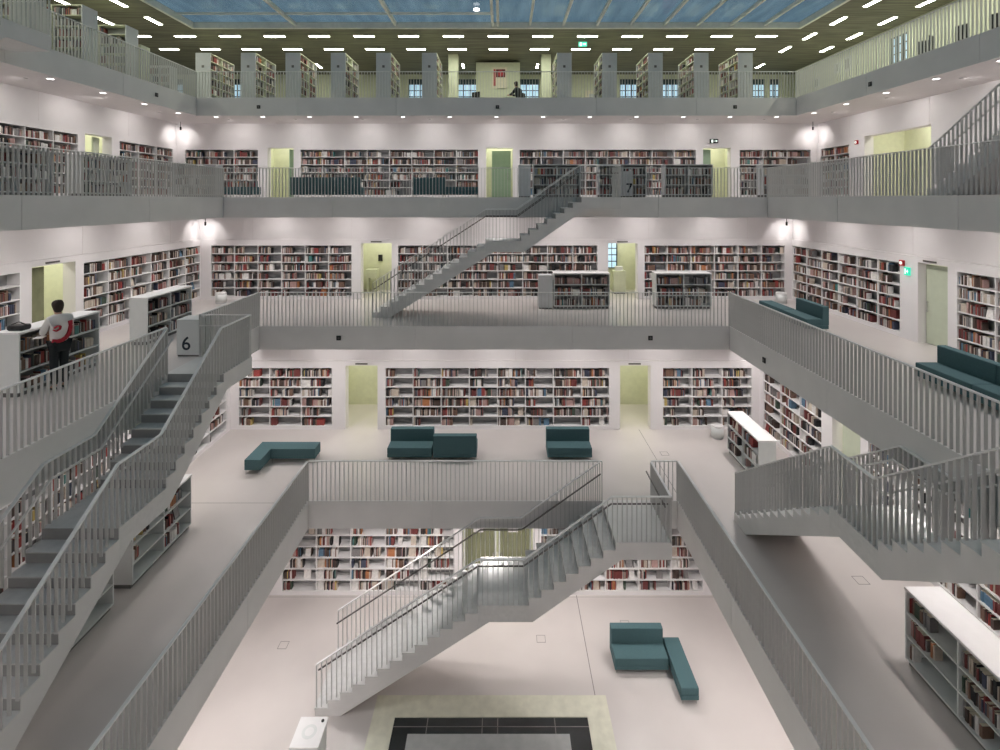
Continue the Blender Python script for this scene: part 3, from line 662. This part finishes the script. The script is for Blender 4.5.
# ------------------------------------------------------------------ tall bookcases on the top level
def tall_bookcase(x,y,rz,label,ln=1.95,flip=False,both=True,m='endp'):
    """local x runs along the case, books face -y (and +y)"""
    t=thing('tall_bookcase',label,'bookcase',(x,y,16),rz,'tall bookcases on the top gallery'); hh=2.07; dp=0.62; s=0.03
    for a,mm in ((0,m),(ln-s,m)): MB().box(a,a+s,0,dp,0,hh).build('end_panel',M[mm],t)
    MB().box(s,ln-s,0.0,dp,hh-s,hh).build('top_board',M['topwall'],t)
    MB().box(s,ln-s,dp/2-0.01,dp/2+0.01,0,hh-s).build('back_panel',M['back'],t)
    MB().box(ln/2-0.015,ln/2+0.015,0.0,dp/2-0.01,0,hh-s).box(ln/2-0.015,ln/2+0.015,dp/2+0.01,dp,0,hh-s).build('divider',M['topwall'],t)
    for k in range(6): MB().box(s,ln-s,0.0,dp/2-0.01,0.02+k*0.34,0.045+k*0.34).box(s,ln-s,dp/2+0.01,dp,0.02+k*0.34,0.045+k*0.34).build('shelf',M['topwall'],t)
    for fl in (0,1):
        f=Matrix.Translation((x,y,16))@Matrix.Rotation(rz,4,'Z')
        if fl: f=f@Matrix.Translation((ln,dp,0))@Matrix.Rotation(PI,4,'Z')
        for k in range(1,6):
            for c in range(2): fill(f,s if c==0 else ln/2+0.015, ln/2-0.015 if c==0 else ln-s, 0.045+k*0.34, 0.3,0.3,0.85,('tall',8,'top gallery tall bookcase',5-k,c),0.0,0.02)
    MB().box(-0.012,0,dp/2-0.05,dp/2+0.05,1.45,1.55).build('label_holder',M['grip'],t)
    return t
FX=[-11.97-0.65+0.0+1.9*i for i in range(6)]
EDG=[(-12.62,0),(-10.72,1),(-8.85,2),(-6.95,3),(-5.05,4),(-3.13,5),(2.53,6),(4.43,7),(6.35,8),(8.27,9),(10.12,10)]
for i,(x,_) in enumerate(EDG):
    # rz=90: local x->+Y, local y-> -X ; place so the case spans x..x+.62
    tall_bookcase(x+0.62,21.8,R90,'tall grey-ended bookcase on the far top gallery, %s from the left'%nth(i))
for i,y in enumerate((16.4,18.3)):
    tall_bookcase(-13.0-1.95,y,0,'tall bookcase at left of top gallery, %s to the viewer'%('nearer' if i==0 else 'farther'))
for i,y in enumerate((14.5,12.6)):
    tall_bookcase(-13.0-1.95,y,0,'tall bookcase at the top left edge, %s'%('partly behind the stair landing' if i==0 else 'behind the stair landing railing'))
t=thing('low_cabinet','cream panel cabinet at left of top gallery behind the railing','cabinet',(-13.6,19.05,16)); MB().box(0,0.6,0,0.5,0.05,1.6).build('body',M['topwall'],t); MB().box(0.03,0.57,0.03,0.47,0,0.05).build('base',M['shade'],t)
low_bookcase(-13.3,19.9,16,0,'small low bookcase in the left far corner of the top gallery',desc='top corner low bookcase',lvl=8,ln=0.8,hh=1.05)
# desk, chair and seated figure come below; a few chairs and a red armchair
def chair(x,y,z,rz,label,m,group=None,sh=0.45,bh=1.0):
    t=thing('chair',label,'chair',(x,y,z),rz,group)
    MB().box(-.22,.22,-.22,.22,sh-0.05,sh).build('seat',m,t,bevel=0.015); MB().box(-.22,.22,.18,.22,sh+0.12,bh).box(-.2,-.17,.18,.21,sh,sh+.12).box(.17,.2,.18,.21,sh,sh+.12).build('backrest',m,t)
    for a in (-.2,.2):
        for b in (-.2,.2): MB().box(a-.015,a+.015,b-.015,b+.015,0,sh-0.05).build('leg',M['chrome'],t)
    return t
for i,(x,y,r,l) in enumerate(((14.0,17.6,1.0,'black chair nearest the bright window, right of top gallery'),(14.0,17.0,-0.8,'black chair second from the bright window, right of top gallery'),(14.0,16.45,0.5,'black chair third from the bright window, right of top gallery'),(14.1,15.6,2.0,'black chair fourth from the bright window, right of top gallery'),(14.0,14.45,-1.0,'black chair nearest the top right photo corner'))):
    c=chair(x,y,16,r,l,M['black'],'black chairs on the right of the top gallery',bh=1.45); c.scale=(0.7,0.7,0.78)
t=thing('armchair','red armchair between two bookcases on the far top gallery','chair',(8.75,25.9,16))
MB().box(-.4,.4,-.35,.35,.1,.45).build('seat',M['red'],t,bevel=.04); MB().box(-.4,.4,.2,.4,.45,.95).build('backrest',M['red'],t,bevel=.04)
for s in (-1,1): MB().box(s*.4-.06,s*.4+.06,-.35,.35,.1,.65).build('armrest',M['red'],t,bevel=.03)
for a in (-.33,.33):
    for b in (-.28,.28): MB().cyl(a,b,0,.1,.025).build('leg',M['chrome'],t)
t=thing('desk','long low dark desk in front of the cream box room','desk',(-1.0,24.9,16))
MB().box(0,1.9,0,0.6,0.70,0.74).build('desk_top',M['wood'],t)
for a in (0.05,1.85):
    for b in (0.05,0.55): MB().box(a-.025,a+.025,b-.025,b+.025,0,0.70).build('leg',M['black'],t)
chair(-0.9,24.5,16,2.6,'black chair at the left end of the dark desk',M['black'],bh=0.95)
for i,(y,z,s,l) in enumerate(((24.6,18.15,0.36,'smaller framed picture on the cream right wall'),(23.85,18.15,0.5,'larger framed picture on the cream right wall'),(26.2,17.8,0.4,'framed picture near the far end of cream right wall'))):
    t=thing('framed_picture',l,'picture',(16.1,y,z)); MB().box(-0.03,0,-s/2,s/2,-s*.65,s*.65).build('frame',M['endp'],t); MB().box(-0.035,-0.03,-s*.3,s*.3,-s*.45,s*.45).build('print',M['grip'],t)
t=thing('framed_picture','pale framed picture on cream wall between far top bookcases','picture',(5.35,28.98,17.2)); MB().box(-.5,.5,-.03,0,-.5,.8).build('frame',M['poster'],t); MB().box(-.3,.3,-.035,-.03,-.3,.6).build('print',M['endp'],t)
# ------------------------------------------------------------------ people
def skin_mesh(name, verts, edges, m, parent, sub=2, root=0):
    me=bpy.data.meshes.new(name); me.from_pydata([v[0] for v in verts],edges,[]); me.materials.append(m)
    o=bpy.data.objects.new(name,me); COL.objects.link(o); o.parent=parent
    sk=o.modifiers.new('skin','SKIN'); sk.use_smooth_shade=True
    for i,v in enumerate(verts):
        r=v[1] if isinstance(v[1],tuple) else (v[1],v[1]); sv=me.skin_vertices[0].data[i]; sv.radius=r; sv.use_root=(i==root)
    s=o.modifiers.new('sub','SUBSURF'); s.levels=sub; s.render_levels=sub
    return o
def person(label, loc, rz, J, mats, shoes=True):
    t=thing('person',label,'person',loc,rz); g=J
    V=[];Ed=[]
    def add(p,r,prev=None):
        V.append((Vector(p),r)); i=len(V)-1
        if prev is not None: Ed.append((prev,i))
        return i
    pe=add(g['pelvis'],(.13,.10)); ch=add(g['chest'],(.15,.11),pe); nk=add(g['neck'],.055,ch)
    hp=Vector(g['head']); fd=Vector(g.get('look',(0,-1,-.3))).normalized()
    h1=add(hp+Vector((0,0,-.05)),(.07,.075),nk); h2=add(hp+Vector((0,0,.05)),(.078,.09),h1); add(hp+Vector((0,0,.12)),(.05,.06),h2)
    for s in ('l','r'):
        sh=add(g['sh'+s],.055,ch); el=add(g['el'+s],.042,sh); wr=add(g['wr'+s],.027,el)
        d=(Vector(g['wr'+s])-Vector(g['el'+s])).normalized(); side=d.cross(Vector((0,0,1))).normalized()
        pm=add(Vector(g['wr'+s])+d*.06,(.036,.018),wr)
        for q,(o_,ln) in enumerate(((-.030,.075),(-.010,.085),(.010,.08),(.030,.06))):
            b=Vector(g['wr'+s])+d*.09+side*o_; a=add(b,.009,pm); c=add(b+d*ln*.5+Vector((0,0,-.008)),.0085,a); add(b+d*ln*.85+Vector((0,0,-.035)),.007,c)
        tb=Vector(g['wr'+s])+d*.04+side*(-.035 if s=='l' else .035); a=add(tb,.011,pm); add(tb+d*.04+side*(-.02 if s=='l' else .02),.009,a)
        hi=add(g['hi'+s],.085,pe); kn=add(g['kn'+s],.058,hi); an=add(g['an'+s],.04,kn); add(Vector(g['an'+s])+Vector(g.get('toe'+s,(0,-.14,-.04))),.035,an)
    skin_mesh('body',V,Ed,mats['skin'],t,2)
    # jacket
    V.clear();Ed.clear()
    pe=add(Vector(g['pelvis'])+Vector((0,0,-.06)),(.18,.14)); md=add((Vector(g['pelvis'])+Vector(g['chest']))/2,(.165,.13),pe); ch=add(g['chest'],(.18,.14),md); add(Vector(g['neck'])+Vector((0,.01,.0)),(.075,.07),ch)
    for s in ('l','r'):
        sh=add(g['sh'+s],.085,ch); el=add(g['el'+s],.065,sh); add(Vector(g['wr'+s])*.93+Vector(g['el'+s])*.07,.045,el)
    skin_mesh('jacket',V,Ed,mats['top'],t,2)
    V.clear();Ed.clear()
    pe=add(Vector(g['pelvis'])+Vector((0,0,-.04)),(.15,.125))
    for s in ('l','r'):
        hi=add(g['hi'+s],.10,pe); kn=add(g['kn'+s],.075,hi); add(Vector(g['an'+s])+Vector((0,0,.02)),.06,kn)
    skin_mesh('trousers',V,Ed,mats['legs'],t,2)
    for s in ('l','r'):
        V.clear();Ed.clear(); a=Vector(g['an'+s]); tv=Vector(g.get('toe'+s,(0,-.14,-.04))); hl=add(a+Vector((0,.03,-.04)),(.045,.04)); m_=add(a+tv*.6+Vector((0,0,-.02)),(.045,.035),hl); add(a+tv*1.25+Vector((0,0,-.005)),(.035,.025),m_)
        skin_mesh('shoe',V,Ed,M['black'],t,2)
    # head details
    V.clear();Ed.clear()
    z_=add(hp+Vector((0,.0,.155)),(.06,.07)); a=add(hp+Vector((0,.012,.10)),(.108,.12),z_); b=add(hp+Vector((0,.042,.02)),(.108,.095),a); c_=add(hp+Vector((0,.055,-.06)),(.085,.07),b); add(hp+Vector((0,.05,-.12)),(.05,.04),c_)
    skin_mesh('hair',V,Ed,mats['hair'],t,2)
    return t
stand=dict(pelvis=(0,0,.98),chest=(0,.0,1.36),neck=(0,-.03,1.56),head=(0,-.08,1.69),shl=(.19,0,1.46),shr=(-.19,0,1.46),
 ell=(.24,-.10,1.20),elr=(-.24,-.10,1.20),wrl=(.10,-.32,1.17),wrr=(-.10,-.34,1.17),hil=(.085,0,.92),hir=(-.085,0,.92),
 knl=(.085,-.02,.50),knr=(-.09,-.01,.50),anl=(.09,.02,.09),anr=(-.10,.02,.09))
pt=person('person in white jacket with red curved stripe and dark trousers standing at low bookcase',(-8.86,10.70,8.0),-1.95,stand,dict(skin=M['skin'],top=M['jacket'],legs=M['trousers'],hair=M['hair']))
# red curved stripe on the jacket's back and emblem
def back_ribbon(pts,wd,name):
    mb=MB()
    for (a,b) in zip(pts,pts[1:]):
        a=Vector(a);b=Vector(b); d=(b-a).normalized(); n=Vector((a.x*1.3,1,0)).normalized(); s=n.cross(d).normalized()*wd/2
        mb.pts([a-s-n*.03,a+s-n*.03,a+s+n*.012,a-s+n*.012,b-s-n*.03,b+s-n*.03,b+s+n*.012,b-s+n*.012])
    return mb.build(name,M['red'],pt)
def bk(x,z): return (x,0.152*math.sqrt(max(0,1-(x/0.215)**2))*(1.0)+0.0,z)
arc=[]
for i in range(13):
    a=math.radians(20-115*i/12); arc.append((-0.02+0.17*math.cos(a)*1.0,1.28+0.25*math.sin(a)))
back_ribbon([bk(-x,z) for x,z in [( -0.17,1.05),(-0.10,1.03),(-0.02,1.04),(0.05,1.08),(0.10,1.14),(0.135,1.22),(0.15,1.31),(0.14,1.40)]],0.065,'red_stripe')
back_ribbon([bk(-x,z) for x,z in [(-0.15,1.30),(-0.10,1.34),(-0.05,1.33),(-0.06,1.27),(-0.12,1.24),(-0.16,1.27)]],0.025,'red_emblem')
t=thing('booklet','small pale booklet held by the standing person','book',(-9.13,10.55,9.10),0.4); MB().box(-.08,.08,-.11,.11,0,.012).build('cover',BM[3],t); MB().box(-.075,.075,-.105,.105,.012,.02).build('pages',BM[4],t)
t=thing('black_bag','small black bag lying on the low bookcase at far left','bag',(-9.5,10.50,9.28))
MB().box(-.16,.16,-.12,.12,0,.11).build('bag_body',M['black'],t,bevel=.04); MB().bar((-.16,0,.10),(0,0,.16),.02,.015).bar((0,0,.16),(.16,0,.10),.02,.015).build('strap',M['black'],t)
sit=dict(pelvis=(0,0.05,.53),chest=(0,-.02,.90),neck=(0,-.10,1.10),head=(0,-.15,1.24),shl=(.19,-.02,1.0),shr=(-.19,-.02,1.0),
 ell=(.23,-.20,.78),elr=(-.23,-.20,.78),wrl=(.10,-.44,.80),wrr=(-.10,-.44,.80),hil=(.10,0,.50),hir=(-.10,0,.50),
 knl=(.11,-.42,.50),knr=(-.11,-.42,.50),anl=(.11,-.40,.09),anr=(-.11,-.40,.09))
person('person in dark clothes seated at the desk below the poster',(0.98,24.1,16.02),-2.2,sit,dict(skin=M['skin'],top=M['trousers'],legs=M['trousers'],hair=M['hair']))
chair(1.0,24.15,16,-2.2,'black chair under the seated person at the dark desk',M['black'],bh=0.85)
# ------------------------------------------------------------------ books: the largest seen ones singly, the rest in one mesh
bpy.context.view_layer.update()
dg=bpy.context.evaluated_depsgraph_get()
def front_area(P):
    s=[px(p) for p in (P[0],P[1],P[5],P[4])]
    if any(q is None or not(0<=q[0]<=1000 and 0<=q[1]<=750) for q in s): return 0
    return abs(sum(s[i][0]*s[(i+1)%4][1]-s[(i+1)%4][0]*s[i][1] for i in range(4)))/2
cand=[]
for i,(P,c,meta) in enumerate(books):
    a=front_area(P)
    if a>3: cand.append((a,i))
cand.sort(reverse=True)
chosen=[]
for a,i in cand:
    if len(chosen)>=300: break
    P=books[i][0]; vis=0
    for f in (0.25,0.5,0.8):
        q=(P[0]+P[1])/2*(1-f)+(P[4]+P[5])/2*f; d=(q-CAM); L=d.length; d.normalize()
        hit,loc,nrm,idx,ob,mt=sc.ray_cast(dg,CAM,d,distance=L-0.03)
        if not hit: vis+=1
    if vis>=2: chosen.append(i)
ch=set(chosen)
rest=MB()
for i,(P,c,meta) in enumerate(books):
    if i in ch: continue
    # leave out books no camera near the photograph's could see
    q=px(P[0])
    if q is None or q[0]<-150 or q[0]>1150 or q[1]>900: continue
    rest.pts(P,c)
o=rest.build('books',BM); tag(o,'many small closely packed books filling the farther bookcase shelves','books',kind='stuff')
SIDE={'far':'far wall','left':'left wall','right':'right wall','low':'','tall':''}
seen=set()
for i in chosen:
    P,c,meta=books[i]; side,n,desc,row,colm,k,th=meta
    org=P[0]; me=bpy.data.meshes.new('book')
    me.from_pydata([tuple(p-org) for p in P],[],BOXF); me.materials.append(BM[c]); me.materials.append(M['poster']); me.polygons[1].material_index=1
    me.update(); ob=bpy.data.objects.new('book',me); ob.location=org; COL.objects.link(ob)
    if side in('low','tall'): where=desc
    else: where='%s %s gallery %s'%(desc.split()[0], {5:'lowest',6:'middle',7:'upper',4:'ground'}[n], SIDE[side])
    lab='%s %s book, %s on %s shelf, %s column, %s'%(th,BOOKCOL[c][0],nth(k),nth(row),nth(colm),where)
    wl=lab.split()
    if len(wl)>16: lab=lab.replace('dark ','').replace(' column','')
    tag(ob,lab,'book','books on the nearer shelves')
print('BOOKS',len(books),'cand',len(cand),'chosen',len(chosen),'objects',len(bpy.data.objects))
